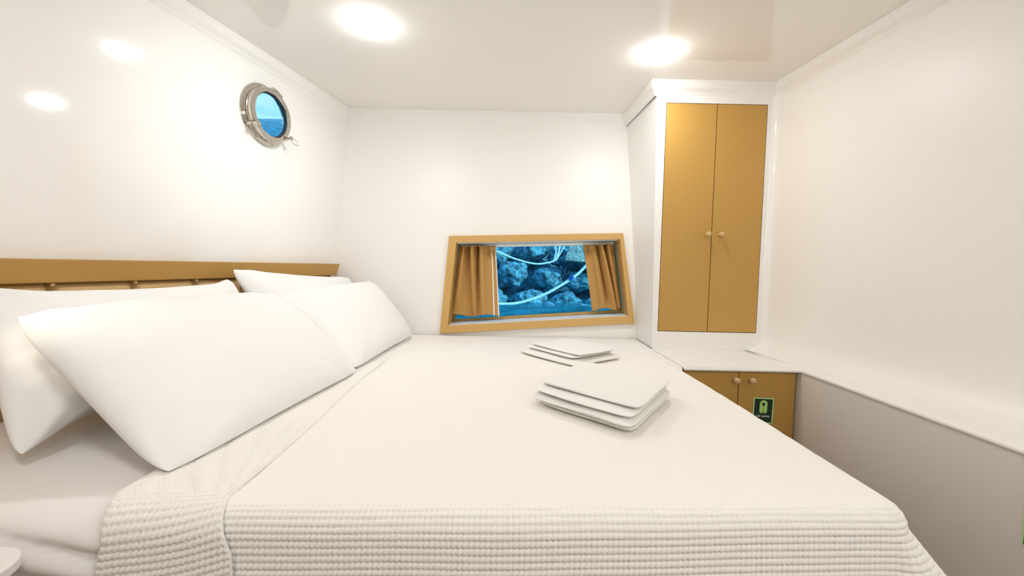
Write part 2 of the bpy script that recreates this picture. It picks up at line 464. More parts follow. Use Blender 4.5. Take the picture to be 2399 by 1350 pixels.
for ang in (math.radians(214), math.radians(-38)):
    bm = BM(); c = PHP(.111, ang, .0)
    lathe(bm, [(0, .008), (.0085, .008), (.0085, .030), (.006, .034), (.006, .048), (.009, .05), (.009, .056), (0, .057)], c, NL, 18)
    la = link('latch', bm, M['chrome'], ph)
    # wire loop handle on the swing bolt
    bm = BM(); rad = (PHP(.2, ang, .05) - PHP(.1, ang, .05)).normalized(); tan = NL.cross(rad).normalized()
    sgn = 1 if ang < 0 else -1
    rad = (rad * .55 + NL * .85).normalized() if sgn < 0 else (rad * .9 + NL * .4).normalized()
    pts = []
    for k in range(25):
        t = 2 * PI * k / 24
        pts.append(c + NL * .05 + rad * (.019 - .019 * math.cos(t)) + tan * .0105 * math.sin(t))
    tube(bm, pts, .0017, 8, caps=False)
    link('wing_handle', bm, M['chrome'], la, smooth=True)
for k in range(8):
    bm = BM(); a = 2 * PI * k / 8 + .3; lathe(bm, [(.0045, .006), (.004, .0085), (0, .009)], PHP(.1165, a, 0), NL, 12)
    link('screw', bm, M['chrome'], ph)

# ------------------------------------------------------------------ wardrobe, ledge, lower cabinet
def knob(parent, c, axis=V((0, -1, 0)), r=.011):
    bm = BM()
    lathe(bm, [(0, 0), (r * .75, 0), (r * .7, .003), (r * .48, .006), (r * .45, .012), (r * .8, .016), (r, .020), (r * .97, .025), (r * .7, .0285), (0, .0295)], c, axis, 24)
    return link('knob', bm, M['knob'], parent, smooth=True)

YW = 1.884
wd = thing('wardrobe', (.90, 2.0, .637), 'tall white built-in wardrobe with two flat tan doors beside the window', 'wardrobe')
bm = BM()
DX0, DX1, DZ0, DZ1 = .680, 1.131, .718, 1.748
holed(bm, [(.655, YW, .6328), (1.18, YW, .6328), (1.18, YW, H), (.632, YW, H)], [(DX0 - .003, YW, DZ0 - .003), (DX1 + .003, YW, DZ0 - .003), (DX1 + .003, YW, DZ1 + .003), (DX0 - .003, YW, DZ1 + .003)])
thicken(bm, V((0, .02, 0)))
link('front_frame', bm, M['gelcoat_soft'], wd)
bm = BM(); hexa(bm, [(.655, YW + .002, .6328), (.665, YW + .002, .6328), (.670, 2.30, .6328), (.660, 2.30, .6328), (.632, YW + .002, H), (.642, YW + .002, H), (.612, 2.42, H), (.602, 2.42, H)])
link('side_panel', bm, M['gelcoat_soft'], wd)
bm = BM(); box(bm, DX0 - .01, DX1 + .01, YW + .019, YW + .03, DZ0 - .01, DZ1 + .01)
link('carcass', bm, M['tan_dark'], wd)
for (a, b, kx) in ((DX0, .9055, .885), (.9085, DX1, .944)):
    bm = BM(); box(bm, a, b, YW - .001, YW + .017, DZ0, DZ1, .001)
    d = link('door', bm, M['tan'], wd)
    knob(d, V((kx, YW - .001, 1.166)))

bm = BM()
L = [(.655, 1.523), (1.092, 1.523), (1.185, 1.60), (1.185, 2.125), (.655, 2.125)]
lo = [bm.verts.new((x, y, .622)) for x, y in L]; up = [bm.verts.new((x, y, .6325)) for x, y in L]
bm.faces.new(lo[::-1]); bm.faces.new(up)
for i in range(5): bm.faces.new((lo[i], lo[(i + 1) % 5], up[(i + 1) % 5], up[i]))
e = link('ledge', bm, M['gelcoat'])
b_ = e.modifiers.new('bevel', 'BEVEL'); b_.width = .004; b_.segments = 3
props(e, 'white ledge under the wardrobe and over the low cabinet', 'ledge')

lc = thing('cabinet', (.87, 1.75, 0), 'low tan two-door cabinet under the white ledge at the foot of the bed', 'cabinet')
bm = BM(); box(bm, .66, 1.092, 1.556, 2.10, .0, .6215); link('carcass', bm, M['tan_dark'], lc)
for (a, b, kx) in ((.655, .8685, .853), (.8715, 1.086, .913)):
    bm = BM(); box(bm, a, b, 1.540, 1.556, .03, .617, .001)
    d = link('door', bm, M['tan'], lc); knob(d, V((kx, 1.540, .589)), r=.0115)

# ------------------------------------------------------------------ signs
def ring_pts(pts, o, U, W): return [o + U * a + W * b for a, b in pts]
def life_sign(o, U, W, N, label, full=True):
    """o = top-left corner, U right, W down, N out of the surface"""
    w, h = .077, .098
    t = thing('life_jacket_sign', o + W * h, label, 'sign', 'green safety signs')
    def plate(name, pts, d0, d1, mat):
        bm = BM(); lo = [bm.verts.new(o + U * a + W * b + N * d0) for a, b in pts]; up = [bm.verts.new(o + U * a + W * b + N * d1) for a, b in pts]
        n = len(pts); bm.faces.new(lo); bm.faces.new(up)
        for i in range(n): bm.faces.new((lo[i], lo[(i + 1) % n], up[(i + 1) % n], up[i]))
        return link(name, bm, mat, t)
    plate('border', [(0, 0), (w, 0), (w, h), (0, h)], .0003, .0012, M['sign_edge'])
    e = .0042; plate('panel', [(e, e), (w - e, e), (w - e, h - e), (e, h - e)], .0012, .0016, M['sign_dark'])
    if full:
        cx, top = w / 2, .009; W2 = .0145; body = .050
        P = [(cx - W2, top + W2 + k * (body - W2 - .006)) for k in (1, 0)]
        P += [(cx + W2 * math.cos(a), top + W2 - W2 * math.sin(a)) for a in [PI - PI * k / 14 for k in range(1, 14)]]
        P += [(cx + W2, top + W2), (cx + W2, top + body - .006), (cx + W2 - .004, top + body), (cx + .003, top + body), (cx + .0012, top + body - .004)]
        P += [(cx + .0007, top + W2 + .010), (cx + .0022, top + W2 + .007), (cx + .0052, top + W2 + .004)]
        P += [(cx + .0062 * math.cos(a), top + W2 + .001 - .0062 * math.sin(a)) for a in [PI * k / 8 for k in range(0, 9)]]
        P += [(cx - .0052, top + W2 + .004), (cx - .0022, top + W2 + .007), (cx - .0007, top + W2 + .010)]
        P += [(cx - .0012, top + body - .004), (cx - .003, top + body), (cx - W2 + .004, top + body)]
        plate('life_jacket_symbol', P, .0016, .0020, M['sign_light'])
        cu = bpy.data.curves.new('lettering', 'FONT'); cu.body = 'Life jacket'; cu.size = .0128; cu.align_x = 'CENTER'; cu.extrude = .0002
        tmp = bpy.data.objects.new('lettering', cu); COL.objects.link(tmp)
        dg = bpy.context.evaluated_depsgraph_get(); me = bpy.data.meshes.new_from_object(tmp.evaluated_get(dg))
        bpy.data.objects.remove(tmp)
        bm = BM(); bm.from_mesh(me)
        for v in bm.verts: v.co = o + U * (w / 2 + v.co.x) - W * v.co.y + W * .074 + N * (.0019 + v.co.z)
        link('lettering', bm, M['sign_white'], t)
    return t
life_sign(V((.931, 1.540, .521)), V((.998, 0, -.03)).normalized(), V((-.03, 0, -.998)).normalized(), V((0, -1, 0)), 'green life jacket sign on the right door of the low cabinet')
life_sign(V((1.0938, .8425, .531)), V((0, -1, 0)), V((0, .0, -1)), V((-1, 0, 0)), 'green bordered sign on the shaded lower right wall panel at the frame edge')

# ------------------------------------------------------------------ headboard on the left wall
hb = thing('headboard', WL(-1.2, .40), 'long tan headboard with flat top rail and padded panels along the left wall', 'headboard')
def along(name, s0, s1, z0, z1, o0, o1, mat, parent, bev=.004, slant=0., seg=2):
    bm = BM()
    hexa(bm, [WL(s0, z0, o0), WL(s1 - slant, z0, o0), WL(s1 - slant, z0, o1), WL(s0, z0, o1), WL(s0, z1, o0), WL(s1, z1, o0), WL(s1, z1, o1), WL(s0, z1, o1)], bev, seg)
    return link(name, bm, mat, parent, smooth=False)
along('top_rail', -2.1, -.160, .936, .995, .001, .052, M['tan_rail'], hb, .003, .03)
along('back_board', -2.1, -.19, .40, .938, .001, .018, M['tan_dark'], hb, .002)
for k in range(9):
    s1 = -.20 - k * .186; s0 = s1 - .1855
    nu, nv = 28, 40
    u, v = np.meshgrid(np.linspace(-1, 1, nu), np.linspace(-1, 1, nv), indexing='ij')
    th = .018 + .030 * ((1 - np.abs(u) ** 12) * (1 - np.abs(v) ** 24)) ** .5
    S = (s0 + s1) / 2 + u * (s1 - s0) / 2; Z = .672 + v * .266
    P = np.stack([P0.x + ES.x * S + NL.x * th, P0.y + ES.y * S + NL.y * th, Z], -1).reshape(-1, 3)
    pd = np_mesh('padded_panel', P, nu, nv, M['tan_pad'], hb)
    bm = BM(); c = WL(s0, .931, .046); bmesh.ops.create_uvsphere(bm, u_segments=12, v_segments=8, radius=.0048)
    bmesh.ops.translate(bm, verts=bm.verts, vec=c); link('stud', bm, M['tan_pad'], pd, smooth=True)

# ------------------------------------------------------------------ bed
YN = lambda x: .583 + .040 * x          # near face of the hanging bedding
XF = .648                                # foot side of the blanket
bed = thing('bed', (-.25, 1.35, 0), 'double bed with a mattress in white fitted sheet against the headboard', 'bed')
bm = BM(); hexa(bm, [(-1.17, .66, 0), (.58, .70, 0), (.58, 2.10, 0), (-.85, 2.10, 0), (-1.17, .66, .36), (.58, .70, .36), (.58, 2.10, .36), (-.85, 2.10, .36)], .01)
link('bed_base', bm, M['tan'], bed)
def xl(y): p = P0 + ES * ((y - P0.y) / ES.y); return p.x + .058
def mattress():
    r = .045; zt = ZB - .006; zb = .36
    prof = []                             # (kind, y offset from near face, z)
    prof += [(0., z) for z in np.linspace(zb, zt - r, 46)]
    prof += [(r - r * math.cos(t), zt - r + r * math.sin(t)) for t in np.linspace(0, PI / 2, 12)[1:]]
    n0 = len(prof)
    a = np.linspace(0, 1, 230)
    nu = len(a)
    back = 2.118
    rows = []
    ytop = np.linspace(0, 1, 150)[1:]
    full = [(y, z, 0) for y, z in prof] + [(None, zt, t) for t in ytop] + [(None, zt - .03, 1.0), (None, zb, 1.0)]
    nv = len(full); P = np.zeros((nu, nv, 3))
    for i, aa in enumerate(a):
        for j, (dy, z, t) in enumerate(full):
            x0 = -1.2; x = x0 + (.612 - x0) * aa
            ynear = YN(x) + .012 + .014 * min(1, max(0, (x + .56) / .06))
            y = ynear + dy if dy is not None else (ynear + r) * (1 - t) + back * t
            xx = xl(y) + (.612 - xl(y)) * aa
            P[i, j] = (xx, y, z)
    X, Y, Z = P[..., 0], P[..., 1], P[..., 2]
    # wrinkles of the sheet: long slanting folds on the near face, faint on top
    face = np.clip((zt - .004 - Z) / .05, 0, 1) * np.clip((1.0 - Y) / .3, 0, 1)
    q = Z + .30 * (X + .9) ** 1 + .03 * vnoise(X, Z, 3, 9)
    wr = np.abs(np.sin(q * 62 + 2 * vnoise(X, Z, 1, 7))) ** .8 * .024 * np.clip((X + .98) / .25, .25, 1)
    wr += .012 * vnoise(X * 1.0, Z * 3, 2, 10)
    P[..., 1] -= face * wr * np.clip((X + 1.15) / .12, 0, 1) * np.clip((-.54 - X) / .06, 0, 1)
    top = np.clip((Z - zt + .012) / .01, 0, 1)
    P[..., 2] += top * (.0030 * vnoise(X + .6 * Y, Y * .7, 5, 22) + .0015 * np.sin(26 * (X * .6 + Y) + 3 * vnoise(X, Y, 8, 6)))
    o = np_mesh('mattress', P.reshape(-1, 3), nu, nv, M['sheet'], bed)
    o['label'] = 'mattress in creased white fitted sheet'
mattress()

# ------------------------------------------------------------------ waffle blanket
CELL = .0105
def waffle_h(U_, V_):
    fv = np.abs(((V_ / CELL) % 1.0) - .5) * 2; fu = np.abs(((U_ / .0082) % 1.0) - .5) * 2
    return -.0034 * fv ** 4 - .0034 * fu ** 4 * (.35 + .65 * fv ** 1.5) + .0006
bl = thing('blanket', (.0, 1.3, .36), 'cream waffle-weave blanket spread over the bed and hanging over its edge', 'blanket')
R0 = .036; INS = .05
LS = .19                                     # hanging length
def profile(d, flare):
    """arc length d from the inset line -> (out, down, normal_out, normal_up)"""
    arc = R0 * PI / 2; flat = INS - R0
    out = np.where(d < flat, d, 0.); down = np.zeros_like(d)
    t = np.clip((d - flat) / R0, 0, PI / 2)
    out = np.where(d < flat, d, flat + R0 * np.sin(t)); down = np.where(d < flat, 0, R0 * (1 - np.cos(t)))
    rest = np.clip(d - flat - arc, 0, None)
    out = out + rest * flare + 1.6 * flare * np.clip(rest, 0, .06) * 0; down = down + rest * np.sqrt(np.clip(1 - flare ** 2, .3, 1))
    return out, down, np.sin(t), np.cos(t)
def blanket():
    x0 = -.50
    # perimeter: near edge, round corner, foot edge (inset line)
    cx = XF - INS; cy = YN(cx) + INS
    n1 = int((cx - x0) / .0017); xs = np.linspace(x0, cx, n1)
    path = [(x, YN(x) + INS, 0., -1., x) for x in xs]
    sx = cx
    arcL = INS * PI / 2
    for k in range(1, 47):
        a = -PI / 2 + PI / 2 * k / 46
        path.append((cx, cy, math.cos(a), math.sin(a), cx + arcL * k / 46))
    for y in list(np.linspace(cy, cy + .16, 80)[1:]) + list(np.linspace(cy + .16, 2.12, 50)[1:]):
        path.append((cx, y, 1., 0., cx + arcL + (y - cy)))
    A = np.array(path); nu = len(A)
    dv = np.linspace(0, .05 + .022 + LS, int((.072 + LS) / .0016)); nv = len(dv)
    U_ = A[:, 4:5] + 0 * dv[None, :]; D = dv[None, :] + 0 * A[:, 0:1]
    # flare: gentle on the near side, wide at the corner and the foot side
    c = A[:, 4]
    q_ = np.clip((c - cx) / (arcL * .65), 0, 1); fl = .06 + .56 * q_ * q_ * (3 - 2 * q_)
    fl = fl * np.clip(1 - (c - cx - arcL - .45) / .3, 0, 1)
    out, down, no, nz = profile(D, fl[:, None] + 0 * D)
    lk = np.clip((A[:, 1:2] - 1.48) / .05, 0, 1) * (A[:, 2:3] > .99); lk = lk * lk * (3 - 2 * lk)     # beside the ledge it lies flat on the top
    out = out * (1 - lk) + np.minimum(D * .32, .052) * lk; down = down * (1 - lk); nz = nz * (1 - lk) + lk; no = no * (1 - lk)
    wob = .0045 * vnoise(U_, D * 2, 4, 6) * np.clip(D / .06, 0, 1) + .004 * np.sin(c * 5.5 + 1)[:, None] * np.clip(D / .04, 0, 1)
    wv = D + .006 * vnoise(U_, U_ * .3, 6, 5) + .003 * vnoise(U_, D, 9, 14)
    h = waffle_h(U_ + .0012 * vnoise(U_, D, 7, 30), wv) * np.clip((D - .006) / .03, 0, 1)
    h = h + .0004 * vnoise(U_, D, 11, 900) * np.clip(D / .03, 0, 1)
    out2 = out + (h + wob) * no; dn2 = down - (h + wob * .3) * nz
    X = A[:, 0:1] + A[:, 2:3] * out2; Y = A[:, 1:2] + A[:, 3:4] * out2; Z = ZB + .001 - dn2
    P = np.stack([X, Y, Z], -1).reshape(-1, 3)
    uv = np.stack([U_, wv], -1).reshape(-1, 2)
    # top
    nx, ny = 260, 320
    a, b = np.meshgrid(np.linspace(0, 1, nx), np.linspace(0, 1, ny), indexing='ij')
    xt = -.58 + (cx + .58) * a; yn = YN(xt) + INS + 0 * b; b2 = b ** 1.6
    yt = yn + (2.12 - yn) * b2
    fade = np.clip((cx - xt) / .08, 0, 1) * np.clip((yt - yn) / .08, 0, 1)
    zt = ZB + .001 + fade * (.0035 * vnoise(xt, yt, 2, 7) + .0015 * vnoise(xt, yt, 3, 25))
    P2 = np.stack([xt, yt, zt], -1).reshape(-1, 3); uv2 = np.stack([xt, yn - yt], -1).reshape(-1, 2)
    o = np_mesh('blanket_spread', P, nu, nv, M['waffle'], bl, uv, extra=[(P2, nx, ny, uv2)])
    # the turned-back band near the pillows
    r = R0; ks = []
    nb_top = 230
    bt = np.concatenate([np.linspace(0, 1, nb_top) ** .75 * 1.0])
    # curve coordinate g: 0 at back .. 1 at inset, then down the near face
    kk = np.concatenate([np.linspace(0, .12, 10), np.linspace(.12, .96, 100)[1:], np.linspace(.96, 1, 7)[1:]])
    rows = []
    dn = np.linspace(0, .072 + LS, 150)
    seq = [('t', t) for t in bt[:-1]] + [('s', d) for d in dn]
    P3 = np.zeros((len(kk), len(seq), 3)); uv3 = np.zeros((len(kk), len(seq), 2))
    for j, (kind, t) in enumerate(seq):
        ynear = YN(-.5) + INS
        y = 2.08 + (ynear - 2.08) * t if kind == 't' else ynear
        fx = -.598 - .012 * np.clip((y - .65) / 1.4, 0, 1) if kind == 't' else -.598 + .030 * min(1, t / .07) + .006 * math.sin(t * 40)
        hx = -.431 - .052 * (y - .66) + .004 * math.sin(y * 9) if kind == 't' else -.431 + .030 * min(1, t / .09) + .014 * t / .2
        for i, k in enumerate(kk):
            if k < .12:                       # rolled fold
                a = PI * (k / .12); x = fx + .007 - .010 * math.sin(a); off = .0005 + .0048 - .0048 * math.cos(a)
            elif k <= .96:
                q = (k - .12) / .84; x = fx + .007 + (hx - fx - .007) * q; off = .0101 - .0045 * q
            else:
                q = (k - .96) / .04; x = hx + .0012 * math.sin(q * PI / 2); off = .0056 - .0056 * q
            u_ = x; v_ = (ynear - y if kind == 't' else t) + .18 * (x + .5)
            hgt = float(waffle_h(np.array(u_ + .002), np.array(v_ + .003 * math.sin(u_ * 30)))) if .1 < k < .97 else 0.
            off += hgt * (.5 if kind == 't' and y > .9 else 1.0)
            if kind == 't': P3[i, j] = (x, y, ZB + .001 + off)
            else:
                o_, d_, no_, nz_ = [float(q_) for q_ in profile(np.array(t), np.array(.05))]
                P3[i, j] = (x, YN(x) + INS - o_ - off * no_, ZB + .001 - d_ + off * nz_)
            if kind == 't': P3[i, j, 1] += (YN(x) - YN(-.5)) * (t if kind == 't' else 1)
            uv3[i, j] = (u_, v_)
    np_mesh('folded_band', P3.reshape(-1, 3), len(kk), len(seq), M['waffle'], bl, uv3.reshape(-1, 2))
blanket()

# ------------------------------------------------------------------ pillows
def pillow(B0, B1, T1, T0, thick, label, seed, sag=.03, sagv=None):
    B0, B1, T1, T0 = [np.array(p, float) for p in (B0, B1, T1, T0)]
    sagv = sag * 1.8 if sagv is None else sagv; m_ = (B0 + B1 + T0 + T1) / 4
    B0, B1, T1, T0 = [m_ + (p - m_) * 1.06 for p in (B0, B1, T1, T0)]
    n = 72
    def side(sign):
        u, v = np.meshgrid(np.linspace(0, 1, n), np.linspace(0, 1, n), indexing='ij')
        # crowd samples towards the seam
        uu = .5 - .5 * np.cos(PI * u); vv = .5 - .5 * np.cos(PI * v)
        a = uu * 2 - 1; b = vv * 2 - 1
        # blunt corners
        k = .10; a, b = a * np.sqrt(1 - k * b ** 6 * a ** 2), b * np.sqrt(1 - k * a ** 6 * b ** 2)
        # edges drawn in between the corners
        a2 = a * (1 - sag * 1.3 * (1 - b ** 2) ** 1.0 * np.abs(a) ** 3); b2 = b * (1 - sagv * (1 - a ** 2) * np.abs(b) ** 3)
        pu = (a2 + 1) / 2; pv = (b2 + 1) / 2
        mid = ((1 - pu) * (1 - pv))[..., None] * B0 + (pu * (1 - pv))[..., None] * B1 + (pu * pv)[..., None] * T1 + ((1 - pu) * pv)[..., None] * T0
        nrm = np.cross(B1 - B0 + T1 - T0, T0 - B0 + T1 - B1); nrm /= np.linalg.norm(nrm)
        if nrm[0] < 0: nrm = -nrm
        A_ = uu * 2 - 1; B_ = vv * 2 - 1; w = np.clip((1 - np.abs(A_) ** 2.6) * (1 - np.abs(B_) ** 2.6), 0, 1)
        t = thick / 2 * w ** .50
        corner = np.clip(np.abs(a * b) - .25, 0, 1)
        crease = .006 * np.sin(9 * np.arctan2(b * .8 - np.sign(b) * 1.0, a - np.sign(a) * 1.0) * 1.3 + seed) * corner * w ** .3 * 2.2
        edge = np.clip((np.abs(A_) - .62) / .3, 0, 1) * (1 - np.abs(A_) ** 8)      # short tucks running in from the end seams
        crease += .0042 * np.sin(B_ * 17 + 2.2 * np.sin(B_ * 5 + seed) + A_ * 3) * edge * (.5 + .5 * np.sin(B_ * 3.1 + seed * 2)) * w ** .3
        crease += .0045 * vnoise(a, b * .8, seed, 5) * w + .0022 * vnoise(a, b * 1.4, seed + 3, 15) * w ** .5
        p = mid + nrm * (sign * (t + (crease if sign > 0 else 0)))[..., None]
        p[..., 2] = np.maximum(p[..., 2], ZB + np.where(p[..., 0] > -.63, .0135, .001))
        return p.reshape(-1, 3)
    ctr = (B0 + B1 + T0 + T1) / 4
    org = (ctr[0], ctr[1], min(B0[2], B1[2]))
    f = side(1); k = side(-1)
    o = np_mesh('pillow', f, n, n, M['cotton'], None, f[:, :2] * 1., origin=org, extra=[(k[:, :], n, n, k[:, :2])])
    return props(o, label, 'pillow', 'white pillows at the head of the bed')
pillow((-.855, .705, .645), (-.800, 1.36, .645), (-.990, 1.42, .940), (-1.125, .840, .938), .15, 'large white pillow leaning on the headboard behind the front left pillow', 1, .04, .46)
pillow((-.765, 1.45, .66), (-.715, 2.07, .655), (-.852, 2.115, .925), (-.985, 1.445, .970), .13, 'white pillow propped upright against the headboard near the back wall', 5, .03, .16)
pillow((-.520, 1.36, .652), (-.498, 2.035, .646), (-.705, 2.04, .905), (-.812, 1.425, .885), .135, 'white pillow leaning forward beside the window wall, partly covered', 9)
pillow((-.566, .668, .646), (-.508, 1.325, .648), (-.811, 1.392, .883), (-.921, .763, .886), .15, 'big white pillow lying across the front of the others, nearest the camera', 13, .02, .04)

# ------------------------------------------------------------------ towels
def towel(C4, z0, layers, label, seed, group='folded towels on the blanket'):
    """C4: footprint corners L, F, R, B (L-F is the layered long side)"""
    C4 = [np.array(c, float) for c in C4]
    t = thing('folded_towel', (float(sum(c[0] for c in C4) / 4), float(sum(c[1] for c in C4) / 4), z0), label, 'towel', group)
    z = z0; rs = np.random.RandomState(seed)
    for k, (th, i0, i1, i2, i3) in enumerate(layers):
        # rounded slab; i* = inset of each side (LF, FR, RB, BL)
        n, m = 46, 20
        u, v = np.meshgrid(np.linspace(0, 1, n), np.linspace(0, 1, n), indexing='ij')
        uu = .5 - .5 * np.cos(PI * u); vv = .5 - .5 * np.cos(PI * v)
        a = 2 * uu - 1; b = 2 * vv - 1
        kc = .10; ra = a * np.sqrt(1 - kc * b ** 8 * a ** 2); rb2 = b * np.sqrt(1 - kc * a ** 8 * b ** 2); uu = (ra + 1) / 2; vv = (rb2 + 1) / 2
        pu = i3 + (1 - i1 - i3) * uu; pv = i0 + (1 - i0 - i2) * vv
        pu = pu + .004 * np.sin(vv * 5 + seed + k); pv = pv + .006 * np.sin(uu * 6 + k * 2 + seed)
        xy = ((1 - pu) * (1 - pv))[..., None] * C4[0] + (pu * (1 - pv))[..., None] * C4[1] + (pu * pv)[..., None] * C4[2] + ((1 - pu) * pv)[..., None] * C4[3]
        w = np.clip((1 - np.abs(a) ** 9) * (1 - np.abs(b) ** 9), 0, 1) ** .5
        wave = .0022 * vnoise(uu * 3, vv * 3, seed + k, 2.2)
        zm = z + th / 2
        topz = zm + th / 2 * w * .97 + wave * (1 if k else .4)
        botz = zm - th / 2 * w * .97 + (0 if k == 0 else wave * .5)
        Pt = np.concatenate([xy, topz[..., None]], -1).reshape(-1, 3); Pb = np.concatenate([xy, botz[..., None]], -1).reshape(-1, 3)
        np_mesh('towel_fold', Pt, n, n, M['towel'], t, Pt[:, :2], extra=[(Pb, n, n, Pb[:, :2])])
        z += th * .93
    return t, z
N4 = [(.052, 1.070), (.264, .861), (.462, 1.145), (.245, 1.37)]
_, z1 = towel(N4, ZB + .002, [(.015, .05, .02, .02, .08), (.018, .0, .0, .0, .0)], 'wide white bath towel folded at the bottom of the nearer towel pile', 3)
towel(N4, z1 + .0022, [(.014, .03, .02, .05, .0), (.016, .12, .0, .02, .03)], 'smaller white hand towel folded on top of the nearer towel pile', 8)
F4 = [(.030, 1.721), (.231, 1.470), (.452, 1.640), (.275, 1.90)]
_, z2 = towel(F4, ZB + .002, [(.020, .0, .0, .0, .0)], 'white bath towel folded at the bottom of the pile nearer the window', 21)
towel(F4, z2 + .0022, [(.014, .10, .10, .05, .02), (.013, .15, .04, .05, .06)], 'white hand towel folded on top of the pile nearer the window', 25)

# ------------------------------------------------------------------ small side table at the near bed side
st = thing('side_table', (-.83, .37, 0), 'small white side table with rounded corner beside the near side of the bed', 'side table')
bm = BM(); cxs = []
x0, x1, y0, y1, rr = -1.05, -.640, .20, .545, .045
for (qx, qy, a0) in ((x1 - rr, y1 - rr, 0), (x0 + rr, y1 - rr, 90), (x0 + rr, y0 + rr, 180), (x1 - rr, y0 + rr, 270)):
    for k in range(9):
        a = math.radians(a0 + 90 * k / 8); cxs.append((qx + rr * math.cos(a), qy + rr * math.sin(a)))
lo = [bm.verts.new((x, y, .586)) for x, y in cxs]; up = [bm.verts.new((x, y, .600)) for x, y in cxs]
bm.faces.new(lo[::-1]); bm.faces.new(up)
for i in range(len(cxs)): bm.faces.new((lo[i], lo[(i + 1) % len(cxs)], up[(i + 1) % len(cxs)], up[i]))
tt = link('tabletop', bm, M['stool'], st)
b_ = tt.modifiers.new('bevel', 'BEVEL'); b_.width = .002; b_.segments = 2; b_.limit_method = 'ANGLE'
for (lx, ly) in ((-.672, .515), (-1.01, .515), (-1.01, .235), (-.672, .235)):
    bm = BM(); tube(bm, [(lx, ly, .586), (lx, ly, 0)], .011, 14); link('leg', bm, M['stool_leg'], st)

# ------------------------------------------------------------------ ceiling lights
def downlight(x, y, label):
    t = thing('ceiling_light', (x, y, H), label, 'ceiling light', 'ceiling downlights')
    bm = BM(); lathe(bm, [(.0520, .001), (.0520, -.0012), (.0512, -.0018), (.050, -.0016), (.050, .001)], (x, y, H), (0, 0, 1), 48)
    link('rim', bm, M['white_paint'], t)
    bm = BM(); lathe(bm, [(.050, -.001), (.0495, -.005), (.047, -.009), (.041, -.0125), (.032, -.015), (.018, -.0165), (0, -.017)], (x, y, H), (0, 0, 1), 40)
    link('diffuser', bm, M['lamp'], t, smooth=True, label='glowing warm white diffuser')
downlight(-.520, 1.490, 'lit round downlight on the ceiling above the middle of the bed')
downlight(.556, 1.640, 'lit round downlight on the ceiling close to the wardrobe')

# reading light over the near end of the headboard, left of the view
rl = thing('reading_lamp', WL(-1.93, 1.20), 'small reading lamp on the side wall above the headboard, left of the view', 'reading lamp')
bm = BM(); lathe(bm, [(0, 0), (.028, 0), (.028, .006), (.012, .012), (.010, .05), (0, .05)], WL(-1.93, 1.20), NL, 24); link('arm', bm, M['chrome'], rl)
bm = BM(); c_ = WL(-1.93, 1.20, .055); ax_ = (V((-.915, .775, .885)) - c_).normalized()
lathe(bm, [(.010, -.03), (.022, -.03), (.03, .03), (.026, .03), (.018, -.02), (.010, -.02)], c_, ax_, 24); link('lamp_shade', bm, M['chrome'], rl)
spr = bpy.data.lights.new('reading_light', 'SPOT'); spr.energy = 8; spr.color = (1, .93, .74); spr.spot_size = math.radians(24); spr.spot_blend = .9; spr.shadow_soft_size = .015
spo = bpy.data.objects.new('reading_light', spr); COL.objects.link(spo); spo.location = c_ + ax_ * .04; spo.rotation_euler = ax_.to_track_quat('-Z', 'Y').to_euler()
# fill lights added out of view to brighten the bed and walls
def area(name, loc, target, size, power, col, shape='DISK', sy=None):
    l = bpy.data.lights.new(name, 'AREA'); l.shape = shape; l.size = size; l.energy = power; l.color = col
    if sy: l.size_y = sy
    o = bpy.data.objects.new(name, l); COL.objects.link(o); o.location = loc
    o.rotation_euler = (V(target) - V(loc)).to_track_quat('-Z', 'Y').to_euler(); return o
area('cabin_fill', (-.72, .33, H - .02), (-.72, .33, 0), .16, 2.2, (1, .98, .96))
area('cabin_fill', (.35, -.35, H - .02), (.35, -.35, 0), .16, 4.2, (1, .98, .96))
sp = bpy.data.lights.new('wall_glow_spot', 'SPOT'); sp.energy = 42; sp.color = (.78, .92, 1.); sp.spot_size = math.radians(28); sp.spot_blend = 1.; sp.shadow_soft_size = .12  # added cool spot, out of view, making the glow round the porthole
spo = bpy.data.objects.new('wall_glow_spot', sp); COL.objects.link(spo); spo.location = (.75, .1, 1.55)
spo.rotation_euler = (V((-1.06, 1.62, 1.46)) - V((.75, .1, 1.55))).to_track_quat('-Z', 'Y').to_euler()
area('cool_fill', (.9, -.45, 1.35), (-1.0, 1.7, 1.4), .5, 4, (.9, .96, 1.0), 'RECTANGLE', .9)  # added soft cool fill behind the camera, no doorway built there

# ------------------------------------------------------------------ outside
def rockmesh(c, r, seed, squash=(1, 1, .8), amp=.28, sub=4):
    bm = BM(); bmesh.ops.create_icosphere(bm, subdivisions=sub, radius=1)
    o = V((seed * 3.7, seed * 1.3, seed * 2.1))
    for v in bm.verts:
        n = v.co.normalized()
        d = 1 + amp * noise.noise(n * 1.4 + o) + amp * .5 * noise.noise(n * 3.1 + o) + amp * .22 * noise.noise(n * 8 + o)
        v.co = V((n.x * d * r * squash[0], n.y * d * r * squash[1], n.z * d * r * squash[2])) + V(c)
    return bm
WZ = .34
rocks = [(-.38, 7.75, .36, .37), (.33, 7.7, .36, .38), (1.02, 7.75, .33, .35), (1.66, 7.7, .30, .29), (.02, 8.5, .86, .40), (.72, 8.45, .78, .37), (1.40, 8.5, .72, .33), (2.06, 8.5, .8, .32),
         (-.70, 8.5, .8, .32), (-.34, 9.25, 1.30, .40), (.40, 9.25, 1.36, .41), (1.10, 9.2, 1.25, .36), (1.75, 9.25, 1.15, .36), (.66, 7.1, .27, .19), (1.30, 7.15, .26, .18), (-.05, 7.1, .26, .18)]
for i, (x, y, z, r) in enumerate(rocks):
    bm = rockmesh((x, y, z), r * .75, i + 2, (1.1, .9, .82)); o = link('boulder', bm, M['rock'], smooth=True)
    props(o, 'blue-grey boulder in the rock pile on the shore outside the window', 'boulder', 'boulders on the shore')
